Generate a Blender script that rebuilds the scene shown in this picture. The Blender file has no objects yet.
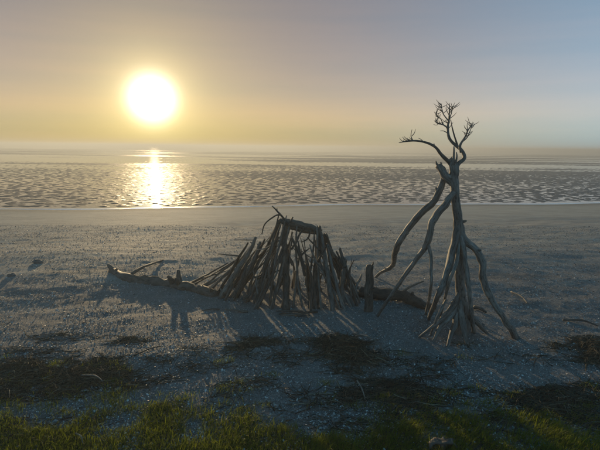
import bpy, math, random
import numpy as np
from mathutils import Matrix, Vector, noise as mnoise

random.seed(7)
rng = np.random.default_rng(11)
scene = bpy.context.scene
C = scene.collection

# ------------------------------------------------------------------ camera
FPX = 453.0                      # focal length in pixels of a 600 px wide frame
CAM = Vector((0.0, 0.0, 2.05))
PITCH, ROLL = math.radians(9.75), math.radians(0.66)
RM = Matrix.Rotation(math.radians(90) - PITCH, 3, 'X') @ Matrix.Rotation(ROLL, 3, 'Z')
cam_d = bpy.data.cameras.new('camera')
cam_d.sensor_width = 36.0
cam_d.lens = 36.0 * FPX / 600.0
cam_d.clip_start = 0.05
cam_d.clip_end = 20000
cam = bpy.data.objects.new('camera', cam_d)
cam.matrix_world = Matrix.Translation(CAM) @ RM.to_4x4()
C.objects.link(cam)
scene.camera = cam


def ray(px, py):
    return (RM @ Vector(((px - 300) / FPX, -(py - 225) / FPX, -1.0))).normalized()


SUN = ray(152, 99)               # direction towards the sun
SUN_EL = math.asin(SUN.z)
SUN_AZ = math.atan2(SUN.x, SUN.y)   # clockwise from +Y

# ------------------------------------------------------------------ sky
world = bpy.data.worlds.new('World')
scene.world = world
world.use_nodes = True
nt = world.node_tree
nt.nodes.clear()
N = nt.nodes.new
L = nt.links.new


def wmath(op, a, b=None, c=None, clamp=False):
    n = N('ShaderNodeMath')
    n.operation = op
    n.use_clamp = clamp
    for i, v in enumerate((a, b, c)):
        if v is None:
            continue
        if isinstance(v, (int, float)):
            n.inputs[i].default_value = v
        else:
            L(v, n.inputs[i])
    return n.outputs[0]


wout = N('ShaderNodeOutputWorld')
sky = N('ShaderNodeTexSky')
sky.sky_type = 'NISHITA'
sky.sun_disc = False
sky.sun_elevation = SUN_EL
sky.sun_rotation = SUN_AZ
sky.altitude = 0
sky.air_density = 1.0
sky.dust_density = 0.0
sky.ozone_density = 3.0
bg_sky = N('ShaderNodeBackground')
bg_sky.inputs['Strength'].default_value = 0.05
L(sky.outputs[0], bg_sky.inputs['Color'])

# thick sea air: a pale milky veil over the whole sky and the sun's aureole in it
tc = N('ShaderNodeTexCoord')
nrm = N('ShaderNodeVectorMath'); nrm.operation = 'NORMALIZE'
L(tc.outputs['Generated'], nrm.inputs[0])
dot = N('ShaderNodeVectorMath'); dot.operation = 'DOT_PRODUCT'
L(nrm.outputs[0], dot.inputs[0]); dot.inputs[1].default_value = SUN
ang = wmath('MULTIPLY', wmath('ARCCOSINE', wmath('MINIMUM', dot.outputs['Value'], 0.9999999)), 180 / math.pi)
sep = N('ShaderNodeSeparateXYZ'); L(nrm.outputs[0], sep.inputs[0])
elev = wmath('MULTIPLY', wmath('ARCSINE', sep.outputs['Z']), 180 / math.pi)


def glow(width, power, strength, color):
    e = wmath('EXPONENT', wmath('MULTIPLY', wmath('POWER', wmath('DIVIDE', ang, width), power), -1.0))
    b = N('ShaderNodeBackground')
    b.inputs['Color'].default_value = (*color, 1)
    L(wmath('MULTIPLY', e, strength), b.inputs['Strength'])
    return b.outputs[0]


def add(a, b):
    s = N('ShaderNodeAddShader'); L(a, s.inputs[0]); L(b, s.inputs[1]); return s.outputs[0]


# haze veil low over the horizon, thinning at its foot into a dull bank of sea fog with a soft uneven top
mpn = N('ShaderNodeMapping'); mpn.inputs['Scale'].default_value = (3, 3, 22)
L(nrm.outputs[0], mpn.inputs['Vector'])
noi = N('ShaderNodeTexNoise'); noi.inputs['Scale'].default_value = 1.4; noi.inputs['Detail'].default_value = 4
L(mpn.outputs[0], noi.inputs['Vector'])
edge = wmath('ADD', elev, wmath('MULTIPLY_ADD', noi.outputs['Fac'], 1.2, -0.6))
mr = N('ShaderNodeMapRange'); mr.interpolation_type = 'SMOOTHSTEP'
mr.inputs['From Min'].default_value = 0.3; mr.inputs['From Max'].default_value = 4.6
mr.inputs['To Min'].default_value = 0.28; mr.inputs['To Max'].default_value = 1.0
L(edge, mr.inputs['Value'])
up = wmath('MAXIMUM', elev, 0.0)


def layer(strength, color):
    b = N('ShaderNodeBackground')
    b.inputs['Color'].default_value = (*color, 1)
    L(strength, b.inputs['Strength'])
    return b.outputs[0]


mp2 = N('ShaderNodeMapping'); mp2.inputs['Scale'].default_value = (2.2, 2.2, 30)
L(nrm.outputs[0], mp2.inputs['Vector'])
no2 = N('ShaderNodeTexNoise'); no2.inputs['Scale'].default_value = 1.0; no2.inputs['Detail'].default_value = 5
L(mp2.outputs[0], no2.inputs['Vector'])
streak = wmath('MULTIPLY_ADD', no2.outputs['Fac'], 0.5, 0.75)      # faint uneven layers in the haze
low = wmath('MULTIPLY', wmath('MULTIPLY', wmath('EXPONENT', wmath('DIVIDE', up, -13.5)), mr.outputs[0]), streak)
away = wmath('SUBTRACT', 1.0, wmath('EXPONENT', wmath('MULTIPLY', wmath('POWER', wmath('DIVIDE', ang, 50.0), 2.6), -1.0)))
blue = wmath('MULTIPLY', away, wmath('EXPONENT', wmath('DIVIDE', up, -55.0)))
total = add(bg_sky.outputs[0], layer(low, (0.46, 0.185, 0.03)))
total = add(total, layer(blue, (0.03, 0.33, 0.56)))
for g in (glow(2.3, 2.6, 2.4, (1.0, 0.94, 0.78)),
          glow(3.9, 2.0, 0.50, (1.0, 0.80, 0.36)),
          glow(8.0, 1.3, 0.34, (1.0, 0.80, 0.16)),
          glow(34.0, 2.0, 0.085, (1.0, 0.74, 0.30))):
    total = add(total, g)
L(total, wout.inputs['Surface'])

# ------------------------------------------------------------------ sun, exposure
sun_d = bpy.data.lights.new('sun', 'SUN')
sun_d.energy = 4.3
sun_d.angle = math.radians(0.9)
sun_d.color = (1.0, 0.73, 0.40)
sun_o = bpy.data.objects.new('sun', sun_d)
sun_o.rotation_euler = (-SUN).to_track_quat('-Z', 'Y').to_euler()
sun_o.location = SUN * 60
C.objects.link(sun_o)
scene.view_settings.view_transform = 'Standard'
scene.view_settings.look = 'None'
scene.view_settings.exposure = 0.15
scene.view_settings.gamma = 1.0
scene.view_settings.use_curve_mapping = False
scene.render.engine = 'CYCLES'
scene.cycles.use_denoising = True
scene.cycles.max_bounces = 6
scene.cycles.volume_bounces = 0
scene.cycles.transparent_max_bounces = 6
scene.cycles.sample_clamp_indirect = 6.0


# ------------------------------------------------------------------ noise
def _hash(ix, iy, seed):
    h = (ix.astype(np.int64) * 374761393 + iy.astype(np.int64) * 668265263 + seed * 1442695041) & 0xffffffff
    h = ((h ^ (h >> 13)) * 1274126177) & 0xffffffff
    return (h ^ (h >> 16)) & 0xffffffff


def pnoise(x, y, seed=0):
    x = np.asarray(x, float); y = np.asarray(y, float)
    ix = np.floor(x); iy = np.floor(y)
    fx = x - ix; fy = y - iy
    def g(dx, dy):
        a = _hash(ix + dx, iy + dy, seed) / 4294967296.0 * 2 * np.pi
        return np.cos(a) * (fx - dx) + np.sin(a) * (fy - dy)
    u = fx * fx * fx * (fx * (fx * 6 - 15) + 10); v = fy * fy * fy * (fy * (fy * 6 - 15) + 10)
    a = g(0, 0) * (1 - u) + g(1, 0) * u
    b = g(0, 1) * (1 - u) + g(1, 1) * u
    return (a * (1 - v) + b * v) * 1.5


def fbm(x, y, seed=0, octv=4, gain=0.5):
    t = 0; a = 1.0
    for o in range(octv):
        t = t + a * pnoise(x * 2 ** o + o * 17.3, y * 2 ** o + o * 9.1, seed + o)
        a *= gain
    return t


def sstep(a, b, x):
    t = np.clip((x - a) / (b - a), 0, 1)
    return t * t * (3 - 2 * t)


# ------------------------------------------------------------------ materials
def mat(name):
    m = bpy.data.materials.new(name)
    m.use_nodes = True
    t = m.node_tree
    b = t.nodes['Principled BSDF']
    return m, t, b


def nd(t, typ, **kw):
    n = t.nodes.new(typ)
    for k, v in kw.items():
        if k in n.inputs:
            n.inputs[k].default_value = v
        else:
            setattr(n, k, v)
    return n


def ramp(t, src, stops):
    r = t.nodes.new('ShaderNodeValToRGB')
    els = r.color_ramp.elements
    while len(els) < len(stops):
        els.new(0.5)
    for e, (p, c) in zip(els, stops):
        e.position = p
        e.color = (*c, 1) if len(c) == 3 else c
    t.links.new(src, r.inputs[0])
    return r.outputs[0]


def noise(t, vec, scale, detail=4, rough=0.55, mapping=None):
    if mapping:
        mp = nd(t, 'ShaderNodeMapping'); mp.inputs['Scale'].default_value = mapping
        t.links.new(vec, mp.inputs['Vector']); vec = mp.outputs[0]
    n = nd(t, 'ShaderNodeTexNoise')
    n.inputs['Scale'].default_value = scale
    n.inputs['Detail'].default_value = detail
    n.inputs['Roughness'].default_value = rough
    t.links.new(vec, n.inputs['Vector'])
    return n.outputs['Fac']


def mixc(t, fac, a, b, mode='MIX'):
    n = t.nodes.new('ShaderNodeMix'); n.data_type = 'RGBA'; n.blend_type = mode
    for sock, v in ((n.inputs['Factor'], fac), (n.inputs['A'], a), (n.inputs['B'], b)):
        if isinstance(v, (int, float)):
            sock.default_value = v
        elif isinstance(v, tuple):
            sock.default_value = (*v, 1)
        else:
            t.links.new(v, sock)
    return n.outputs['Result']


def bump(t, b, h, strength, dist, prev=None):
    n = t.nodes.new('ShaderNodeBump')
    n.inputs['Strength'].default_value = strength
    n.inputs['Distance'].default_value = dist
    t.links.new(h, n.inputs['Height'])
    if prev is not None:
        t.links.new(prev, n.inputs['Normal'])
    t.links.new(n.outputs[0], b.inputs['Normal'])
    return n.outputs[0]


# beach: grey shelly bank near, smooth brown sand by the water (mask 'sand'), soil under the grass (mask 'soil')
M_beach, t, b = mat('beach_sand')
pos = nd(t, 'ShaderNodeNewGeometry').outputs['Position']
n1 = noise(t, pos, 3.0, 6)
n2 = noise(t, pos, 75.0, 5, 0.75)
n3 = noise(t, pos, 1.0, 5, 0.6, (1.2, 5.0, 1.0))
shell = ramp(t, n2, [(0.30, (0.08, 0.077, 0.072)), (0.50, (0.18, 0.172, 0.16)), (0.62, (0.33, 0.32, 0.30)), (0.72, (0.58, 0.57, 0.54))])
shell = mixc(t, ramp(t, n1, [(0.35, (0, 0, 0)), (0.65, (1, 1, 1))]), shell, mixc(t, 0.45, shell, (0.12, 0.11, 0.10)))
sandc = ramp(t, n3, [(0.3, (0.30, 0.26, 0.205)), (0.7, (0.46, 0.405, 0.33))])
av = nd(t, 'ShaderNodeAttribute'); av.attribute_name = 'masks'
sp = nd(t, 'ShaderNodeSeparateColor'); t.links.new(av.outputs['Color'], sp.inputs[0])
col = mixc(t, sp.outputs[0], shell, sandc)
col = mixc(t, sp.outputs[1], col, (0.030, 0.026, 0.018))
col = mixc(t, sp.outputs[2], col, mixc(t, 0.62, col, (0.05, 0.045, 0.036)))
t.links.new(col, b.inputs['Base Color'])
b.inputs['Roughness'].default_value = 0.85
b.inputs['Specular IOR Level'].default_value = 0.25
b0 = bump(t, b, noise(t, pos, 11.0, 5, 0.65, (1.0, 1.5, 1.0)), 0.7, 0.035)
b1 = bump(t, b, n2, 0.9, 0.012, b0)
bump(t, b, noise(t, pos, 220.0, 3, 0.7), 0.5, 0.003, b1)

# tidal mud
M_mud, t, b = mat('wet_mud')
pos = nd(t, 'ShaderNodeNewGeometry').outputs['Position']
c = ramp(t, noise(t, pos, 1.5, 5), [(0.3, (0.05, 0.047, 0.044)), (0.7, (0.11, 0.10, 0.09))])
t.links.new(c, b.inputs['Base Color'])
b.inputs['Roughness'].default_value = 0.55
b.inputs['Specular IOR Level'].default_value = 0.12
bump(t, b, noise(t, pos, 6.0, 5, 0.6), 0.6, 0.03)

# shallow sea water
M_water, t, b = mat('sea_water')
pos = nd(t, 'ShaderNodeNewGeometry').outputs['Position']
b.inputs['Base Color'].default_value = (0.030, 0.034, 0.034, 1)
b.inputs['Roughness'].default_value = 0.03
b.inputs['IOR'].default_value = 1.333
w1 = noise(t, pos, 1.0, 4, 0.5, (0.7, 1.6, 1.0))
w2 = noise(t, pos, 1.0, 3, 0.5, (0.05, 0.22, 1.0))
bb = bump(t, b, w1, 0.025, 0.05)
bump(t, b, w2, 0.06, 0.10, bb)

# water edge strip: the sky's reflection painted as a white tone
M_gleam, t, b = mat('painted_sky_gleam')
pos = nd(t, 'ShaderNodeNewGeometry').outputs['Position']
c = ramp(t, noise(t, pos, 14.0, 5), [(0.3, (0.7, 0.7, 0.69)), (0.6, (0.9, 0.9, 0.89))])
t.links.new(c, b.inputs['Base Color'])
b.inputs['Roughness'].default_value = 0.3
b.inputs['Subsurface Weight'].default_value = 0.0
bump(t, b, noise(t, pos, 40.0, 4), 0.5, 0.01)


def wood(name, dark, light, grain=1.0):
    m, t, b = mat(name)
    uv = nd(t, 'ShaderNodeUVMap').outputs[0]
    oi = nd(t, 'ShaderNodeObjectInfo')
    off = nd(t, 'ShaderNodeVectorMath', operation='ADD')
    t.links.new(uv, off.inputs[0]); t.links.new(oi.outputs['Random'], off.inputs[1])
    g = noise(t, off.outputs[0], 1.0, 6, 0.65, (14.0 * grain, 7.0, 1.0))
    gf = noise(t, off.outputs[0], 1.0, 4, 0.6, (60.0 * grain, 14.0, 1.0))
    pos = nd(t, 'ShaderNodeNewGeometry').outputs['Position']
    blot = noise(t, pos, 9.0, 4)
    c = ramp(t, g, [(0.28, dark), (0.72, light)])
    c = mixc(t, ramp(t, gf, [(0.36, (0.85, 0.85, 0.85)), (0.5, (0, 0, 0))]), c, tuple(v * .3 for v in dark))
    c = mixc(t, ramp(t, blot, [(0.4, (0, 0, 0)), (0.7, (0.75, 0.75, 0.75))]), c, mixc(t, 0.55, c, dark))
    # each piece weathered a little differently
    mr = nd(t, 'ShaderNodeMapRange'); mr.inputs['To Min'].default_value = 0.6; mr.inputs['To Max'].default_value = 1.2
    t.links.new(oi.outputs['Random'], mr.inputs['Value'])
    hs = nd(t, 'ShaderNodeHueSaturation'); t.links.new(c, hs.inputs['Color']); t.links.new(mr.outputs[0], hs.inputs['Value'])
    t.links.new(hs.outputs[0], b.inputs['Base Color'])
    b.inputs['Roughness'].default_value = 0.7
    b.inputs['Specular IOR Level'].default_value = 0.35
    b1 = bump(t, b, g, 0.8, 0.012)
    bump(t, b, gf, 0.6, 0.004, b1)
    return m


M_wood = wood('weathered_driftwood', (0.055, 0.045, 0.036), (0.23, 0.20, 0.165))
M_tree = wood('weathered_tree_wood', (0.075, 0.065, 0.055), (0.31, 0.28, 0.24))
M_bare = wood('bleached_driftwood', (0.13, 0.115, 0.095), (0.42, 0.38, 0.32))
M_bark = wood('dark_driftwood', (0.030, 0.025, 0.020), (0.13, 0.11, 0.088))


def leafy(name, c0, c1, trans):
    m, t, b = mat(name)
    at = nd(t, 'ShaderNodeAttribute'); at.attribute_name = 'tint'
    c = ramp(t, at.outputs['Fac'], [(0.0, c0), (0.75, c1), (1.0, (0.30, 0.24, 0.10))])
    t.links.new(c, b.inputs['Base Color'])
    b.inputs['Roughness'].default_value = 0.55
    b.inputs['Specular IOR Level'].default_value = 0.3
    tr = nd(t, 'ShaderNodeBsdfTranslucent')
    t.links.new(mixc(t, 0.5, c, (0.20, 0.23, 0.005)), tr.inputs['Color'])
    mx = nd(t, 'ShaderNodeMixShader'); mx.inputs[0].default_value = trans
    t.links.new(b.outputs[0], mx.inputs[1]); t.links.new(tr.outputs[0], mx.inputs[2])
    t.links.new(mx.outputs[0], t.nodes['Material Output'].inputs['Surface'])
    return m


M_grass = leafy('grass_blades', (0.075, 0.105, 0.012), (0.17, 0.195, 0.022), 0.6)

M_wrack, t, b = mat('dry_wrack')
at = nd(t, 'ShaderNodeAttribute'); at.attribute_name = 'tint'
c = ramp(t, at.outputs['Fac'], [(0.0, (0.012, 0.011, 0.008)), (0.72, (0.065, 0.058, 0.036)), (0.93, (0.11, 0.09, 0.06)), (1.0, (0.26, 0.22, 0.15))])
t.links.new(c, b.inputs['Base Color']); b.inputs['Roughness'].default_value = 0.8
b.inputs['Specular IOR Level'].default_value = 0.2

M_shell, t, b = mat('broken_shell')
at = nd(t, 'ShaderNodeAttribute'); at.attribute_name = 'tint'
c = ramp(t, at.outputs['Fac'], [(0.0, (0.08, 0.078, 0.075)), (0.5, (0.24, 0.23, 0.215)), (1.0, (0.68, 0.66, 0.62))])
t.links.new(c, b.inputs['Base Color']); b.inputs['Roughness'].default_value = 0.6
b.inputs['Specular IOR Level'].default_value = 0.22

M_stone, t, b = mat('dark_stone')
pos = nd(t, 'ShaderNodeNewGeometry').outputs['Position']
c = ramp(t, noise(t, pos, 14.0, 6), [(0.3, (0.035, 0.033, 0.030)), (0.7, (0.14, 0.13, 0.12))])
t.links.new(c, b.inputs['Base Color']); b.inputs['Roughness'].default_value = 0.8
bump(t, b, noise(t, pos, 50.0, 5), 0.7, 0.01)


# ------------------------------------------------------------------ mesh helpers
def mesh_np(name, verts, faces, material, smooth=True, uvs=None):
    """verts (n,3); faces (m,k) all the same corner count"""
    verts = np.ascontiguousarray(verts, dtype=np.float32)
    faces = np.ascontiguousarray(faces, dtype=np.int32)
    me = bpy.data.meshes.new(name)
    k = faces.shape[1]
    me.vertices.add(len(verts)); me.vertices.foreach_set('co', verts.ravel())
    me.loops.add(faces.size); me.loops.foreach_set('vertex_index', faces.ravel())
    me.polygons.add(len(faces))
    me.polygons.foreach_set('loop_start', np.arange(0, faces.size, k, dtype=np.int32))
    me.polygons.foreach_set('loop_total', np.full(len(faces), k, dtype=np.int32))
    if smooth:
        me.polygons.foreach_set('use_smooth', np.ones(len(faces), dtype=bool))
    if uvs is not None:
        ul = me.uv_layers.new(name='UVMap')
        ul.data.foreach_set('uv', np.ascontiguousarray(uvs, dtype=np.float32).ravel())
    me.materials.append(material)
    me.update(calc_edges=True)
    return me


def link(name, me, parent=None):
    o = bpy.data.objects.new(name, me)
    C.objects.link(o)
    if parent is not None:
        o.parent = parent
        o.matrix_parent_inverse = parent.matrix_world.inverted() if parent.type != 'EMPTY' else Matrix.Translation(-parent.location)
    return o


def tag(o, label, cat, group=None):
    o['label'] = label; o['category'] = cat
    if group:
        o['group'] = group
    return o


def thing(name, label, cat, loc, group=None):
    o = bpy.data.objects.new(name, None)
    o.empty_display_size = 0.1
    o.location = loc
    C.objects.link(o)
    return tag(o, label, cat, group)


def attr(me, name, vals, color=False):
    if color:
        a = me.attributes.new(name, 'FLOAT_COLOR', 'POINT')
        a.data.foreach_set('color', np.ascontiguousarray(vals, dtype=np.float32).ravel())
    else:
        a = me.attributes.new(name, 'FLOAT', 'POINT')
        a.data.foreach_set('value', np.ascontiguousarray(vals, dtype=np.float32))


# ------------------------------------------------------------------ ground heights
WATER = -0.60


def shore_s(x, y):
    return y - 7.2 * np.tanh(x / 40.0) - 0.22 * np.sin(x * 0.31 + 1.0) - 0.10 * np.sin(x * 0.9)


def ground(x, y):
    x = np.asarray(x, float); y = np.asarray(y, float)
    s = shore_s(x, y)
    z = 0.09 * (1 - sstep(0.8, 3.5, y))
    fall = np.clip(s - 7.5, 0, None)
    z = z - 0.0460 * fall * sstep(0, 4, fall) - 0.02 * sstep(19.5, 22, s) - 0.35 * sstep(20.5, 26, s)
    smooth_sand = sstep(13.2, 15.5, s + 0.7 * pnoise(x * 0.3, y * 0.5, 5))
    rough = 1 - smooth_sand
    # shell ridges and drift lines run along the shore, footprints and hollows between them
    z = z + rough * 0.013 * fbm(x * 0.55, s * 1.9, 21, 4) * sstep(2.5, 5.0, y)
    z = z + rough * 0.006 * fbm(x * 2.4, y * 3.0, 33, 3, 0.6) * sstep(2.0, 4.0, y)
    z = z + 0.05 * fbm(x * 0.22, y * 0.3, 2, 2) * rough
    z = z + smooth_sand * (1 - sstep(18, 19.5, s)) * 0.006 * fbm(x * 0.4, s * 2.2, 44, 3)
    return z


def gz(x, y):
    return float(ground(np.array([x]), np.array([y]))[0])


def G(px, py):
    """ground point seen at a photograph pixel"""
    d = ray(px, py)
    lo, hi = 0.5, 60.0
    f = lambda k: CAM.z + d.z * k - gz(CAM.x + d.x * k, CAM.y + d.y * k)
    k = lo
    while f(k) > 0 and k < hi:
        k += 0.15
    lo, hi = k - 0.15, k
    for _ in range(18):
        m = (lo + hi) / 2
        if f(m) > 0:
            lo = m
        else:
            hi = m
    return CAM + d * hi


def P(px, py, Y):
    """point at world depth Y seen at a photograph pixel"""
    d = ray(px, py)
    return CAM + d * ((Y - CAM.y) / d.y)


def graded(a, b, step):
    out = [a]
    while out[-1] < b:
        out.append(out[-1] + step(out[-1]))
    return np.array(out)


def grid_faces(nr, nc):
    i = np.arange(nr - 1)[:, None] * nc + np.arange(nc - 1)[None, :]
    i = i.ravel()
    return np.stack([i, i + 1, i + nc + 1, i + nc], 1)


# grass mask (1 where turf grows)
def turf(x, y):
    e = 3.27 + 0.20 * pnoise(x * 0.9, 3.3, 61) + 0.18 * pnoise(x * 3.1, 8.0, 62) - 0.02 * x
    return sstep(0.0, 0.45, e - y + 0.35 * fbm(x * 2.0, y * 2.0, 63, 3))


# wrack piles: (px,py centre, half width m, half depth m, height, strands, label)
WRACK = [
    (64, 378, 0.72, 0.36, 0.038, 2200, 'broad dark mat of dry beach wrack at the left edge above the grass'),
    (343, 350, 0.42, 0.30, 0.060, 1300, 'dark heap of tangled twigs and weed in front of the stick shelter'),
    (253, 346, 0.24, 0.20, 0.03, 420, 'small dark clump of weed left of the tangled twig heap'),
    (592, 352, 0.36, 0.32, 0.07, 800, 'dark mound of wrack at the right edge beyond the leaning tree'),
    (560, 402, 0.60, 0.22, 0.03, 1000, 'low dark drift of weed in the lower right corner above the grass'),
    (395, 392, 0.58, 0.22, 0.022, 650, 'thin dark scatter of weed and stems below the tangled twig heap'),
]
WR = []
for (px, py, rx, ry, h, n, lab) in WRACK:
    c = G(px, py)
    WR.append((c.x, c.y, rx, ry, h, n, lab))


def pile_h(x, y, cx, cy, rx, ry, h):
    d = np.sqrt(((x - cx) / rx) ** 2 + ((y - cy) / ry) ** 2) + 0.75 * fbm(x * 2.6, y * 3.4, 71, 4, .6)
    return h * (1 - sstep(0.15, 1.05, d))


# ---- beach sheet
ys = np.concatenate([-np.geomspace(3000, 1.0, 26), np.linspace(-0.8, 1.3, 12), graded(1.35, 27.0, lambda v: max(0.022, 0.0085 * v))])
xc = graded(0.015, 9.0, lambda v: 0.034 if v < 5 else 0.034 + (v - 5) * 0.02)
xo = np.geomspace(xc[-1] + 0.2, 3000, 60)
xs = np.concatenate([-xo[::-1], -xc[::-1], xc, xo])
X, Y = np.meshgrid(xs, ys)
Z = ground(X, Y)
S0 = shore_s(X, Y)
fine = 0.005 * fbm(X * 9, Y * 9, 81, 3, 0.6) * (Y > 1.4) * (1 - sstep(6, 9, Y)) * (np.abs(X) < 9)
fine = fine + 0.005 * fbm(X * 2.2, Y * 4.2, 83, 3, 0.65) * sstep(4.5, 6.5, Y) * (1 - sstep(13, 15, S0)) * (np.abs(X) < 14)
Z = Z + fine
S = shore_s(X, Y)
sandm = sstep(12.6, 15.6, S + 0.9 * pnoise(X * 0.3, Y * 0.5, 5) + 0.5 * fbm(X * 0.5, Y * 2.5, 7, 3))
sandm = np.maximum(sandm, sstep(5.6, 9.5, S + 1.1 * fbm(X * 0.6, Y * 1.2, 8, 3)) * (.62 + .5 * fbm(X * 1.5, S * 4.0, 9, 3)).clip(.2, .95))
soil = turf(X, Y)
dk = np.zeros_like(X)
for (cx, cy, rx, ry, h, n, lab) in WR:
    dk = np.maximum(dk, pile_h(X, Y, cx, cy, rx, ry, 0.45))
drift = sstep(0.22, 0.62, fbm(X * 0.45, S * 2.3, 91, 4)) * (1 - sandm) * sstep(4.0, 6.5, Y)
wet = sstep(18.8, 19.9, S)
dk = np.clip(np.maximum(np.maximum(dk, drift * 0.5), wet * 0.8), 0, 1)
me = mesh_np('beach', np.stack([X, Y, Z], -1).reshape(-1, 3), grid_faces(len(ys), len(xs)), M_beach)
attr(me, 'masks', np.stack([sandm, soil, dk, np.ones_like(dk)], -1).reshape(-1, 4), True)
beach = link('beach', me); beach['kind'] = 'structure'

# ---- tidal mud flat, its ripples just breaking the water
ym = graded(18.5, 400.0, lambda v: max(0.07, 0.0044 * v))
um = np.linspace(-1.1, 1.1, 660)
Ym = np.repeat(ym[:, None], len(um), 1)
Xm = um[None, :] * (Ym + 3.0)
Sm = shore_s(Xm, Ym)
near = sstep(20.6, 21.4, Sm)
rip = fbm(Xm * 2.1 + 0.5 * pnoise(Xm * .3, Ym * .3, 3), Ym * 1.75 + .2 * Xm, 101, 3, 0.7)
big = fbm(Xm * 0.018, Ym * 0.055, 121, 3)
barz = fbm(Xm * 0.012, Ym * 0.06, 131, 4, .6)
far = sstep(28, 85, Ym)
zm = WATER - 0.16 * (1 - near) + near * ((1 - far) * (0.030 * rip + 0.001 + 0.010 * big) + far * (0.020 * rip + 0.045 * barz - 0.003) ) - 0.06 * sstep(200, 380, Ym)
me = mesh_np('mudflat', np.stack([Xm, Ym, zm], -1).reshape(-1, 3), grid_faces(len(ym), len(um)), M_mud)
mud = link('mudflat', me); mud['kind'] = 'structure'

# ---- sea
sx = np.concatenate([-np.geomspace(6000, 10, 14), np.geomspace(10, 6000, 14)])
sy = np.concatenate([np.linspace(-40, 30, 8), np.geomspace(45, 6000, 18)])
X, Y = np.meshgrid(sx, sy)
me = mesh_np('sea', np.stack([X, Y, np.full_like(X, WATER)], -1).reshape(-1, 3), grid_faces(len(sy), len(sx)), M_water)
sea = link('sea', me); sea['kind'] = 'structure'

# ---- thin white strip imitating the sky's reflection where the water meets the sand
xs = np.linspace(-40, 46, 900)
prof = np.linspace(-1, 1, 7)
rows = []
for p in prof:
    w = 0.10 + 0.22 * (0.5 + 0.8 * fbm(xs * 0.5, 0.5, 141, 3)).clip(0, 1)
    yy = 20.62 + 7.2 * np.tanh(xs / 40.0) + 0.22 * np.sin(xs * 0.31 + 1.0) + 0.10 * np.sin(xs * 0.9) + 0.05 * fbm(xs * 1.3, 4.0, 143, 3) + p * w
    hh = np.clip(0.007 + 0.004 * fbm(xs * 1.6, 2.0, 145, 3), 0.002, None) * (1 - p * p) - 0.003 * (p * p)
    rows.append(np.stack([xs, yy, WATER + hh], -1))
me = mesh_np('shore_gleam', np.concatenate(rows), grid_faces(len(prof), len(xs)), M_gleam)
gleam = link('shore_gleam', me); gleam['kind'] = 'stuff'; gleam['label'] = 'thin pale line of painted sky reflection along the water edge'


# ------------------------------------------------------------------ driftwood builder
def tube_arrays(pts, rad, sides=8, sub=4, lump=0.10, seed=0, cap=True):
    pts = [Vector(p) for p in pts]
    n = len(pts)
    if isinstance(rad, (int, float)):
        rad = [rad] * n
    path, rr = [], []
    for i in range(n - 1):
        p0 = pts[max(i - 1, 0)]; p1 = pts[i]; p2 = pts[i + 1]; p3 = pts[min(i + 2, n - 1)]
        for k in range(sub):
            u = k / sub
            path.append(0.5 * ((2 * p1) + (p2 - p0) * u + (2 * p0 - 5 * p1 + 4 * p2 - p3) * u * u + (3 * p1 - p0 - 3 * p2 + p3) * u ** 3))
            rr.append(rad[i] * (1 - u) + rad[i + 1] * u)
    path.append(pts[-1]); rr.append(rad[-1])
    m = len(path)
    length = [0.0]
    for i in range(1, m):
        length.append(length[-1] + (path[i] - path[i - 1]).length)
    ref = Vector((0.31, 0.87, 0.37))
    V, UVg = [], []
    r_ = random.Random(seed)
    ph = r_.random() * 100
    shift = Vector((ph, ph * .7, 0))
    flutes = r_.choice((2, 3, 4)); tws = r_.uniform(-6, 6)
    for i in range(1, m - 1):        # small kinks along the way
        path[i] = path[i] + mnoise.noise_vector(path[i] * 9 + shift) * rr[i] * 0.42
    nrm_prev = None
    for i in range(m):
        tdir = (path[min(i + 1, m - 1)] - path[max(i - 1, 0)]).normalized()
        if nrm_prev is None:
            a = tdir.cross(ref).normalized()
        else:
            a = (nrm_prev - tdir * nrm_prev.dot(tdir)).normalized()
        nrm_prev = a
        bb = tdir.cross(a)
        for k in range(sides):
            th = 2 * math.pi * k / sides
            nv = a * math.cos(th) + bb * math.sin(th)
            lumpv = 1 + lump * (1.9 * mnoise.noise(nv * 0.9 + path[i] * 7 + shift) + 1.1 * mnoise.noise(nv * 2.2 + path[i] * 22 + shift)
                                + 0.75 * math.sin(flutes * th + ph + length[i] * tws) + (r_.random() - 0.5) * 0.5)
            V.append(path[i] + nv * rr[i] * lumpv)
    F, UV = [], []
    for i in range(m - 1):
        for k in range(sides):
            k2 = (k + 1) % sides
            F.append((i * sides + k, i * sides + k2, (i + 1) * sides + k2, (i + 1) * sides + k))
            u0, u1 = k / sides * 0.35, (k + 1) / sides * 0.35
            v0, v1 = length[i], length[i + 1]
            UV += [(u0, v0), (u1, v0), (u1, v1), (u0, v1)]
    if cap:
        for i, rev in ((0, True), (m - 1, False)):
            ci = len(V); V.append(path[i] + (path[i] - path[1 if i == 0 else m - 2]).normalized() * rr[i] * 0.35)
            for k in range(sides):
                k2 = (k + 1) % sides
                a_, b_ = i * sides + k, i * sides + k2
                f = (b_, a_, ci, ci) if rev else (a_, b_, ci, ci)
                F.append(f[:3])
                UV += [(0.1, 0), (0.2, 0.01), (0.15, 0.02)]
    return V, F, UV


def wood_mesh(name, tubes, material):
    V, F, UV = [], [], []
    for (v, f, uv) in tubes:
        o = len(V)
        V += [tuple(p) for p in v]
        F += [tuple(i + o for i in q) for q in f]
        UV += uv
    me = bpy.data.meshes.new(name)
    me.from_pydata(V, [], F)
    ul = me.uv_layers.new(name='UVMap')
    ul.data.foreach_set('uv', np.array(UV, dtype=np.float32).ravel())
    me.polygons.foreach_set('use_smooth', np.ones(len(F), dtype=bool))
    me.materials.append(material)
    me.update()
    return me


_seed = [100]


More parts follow.
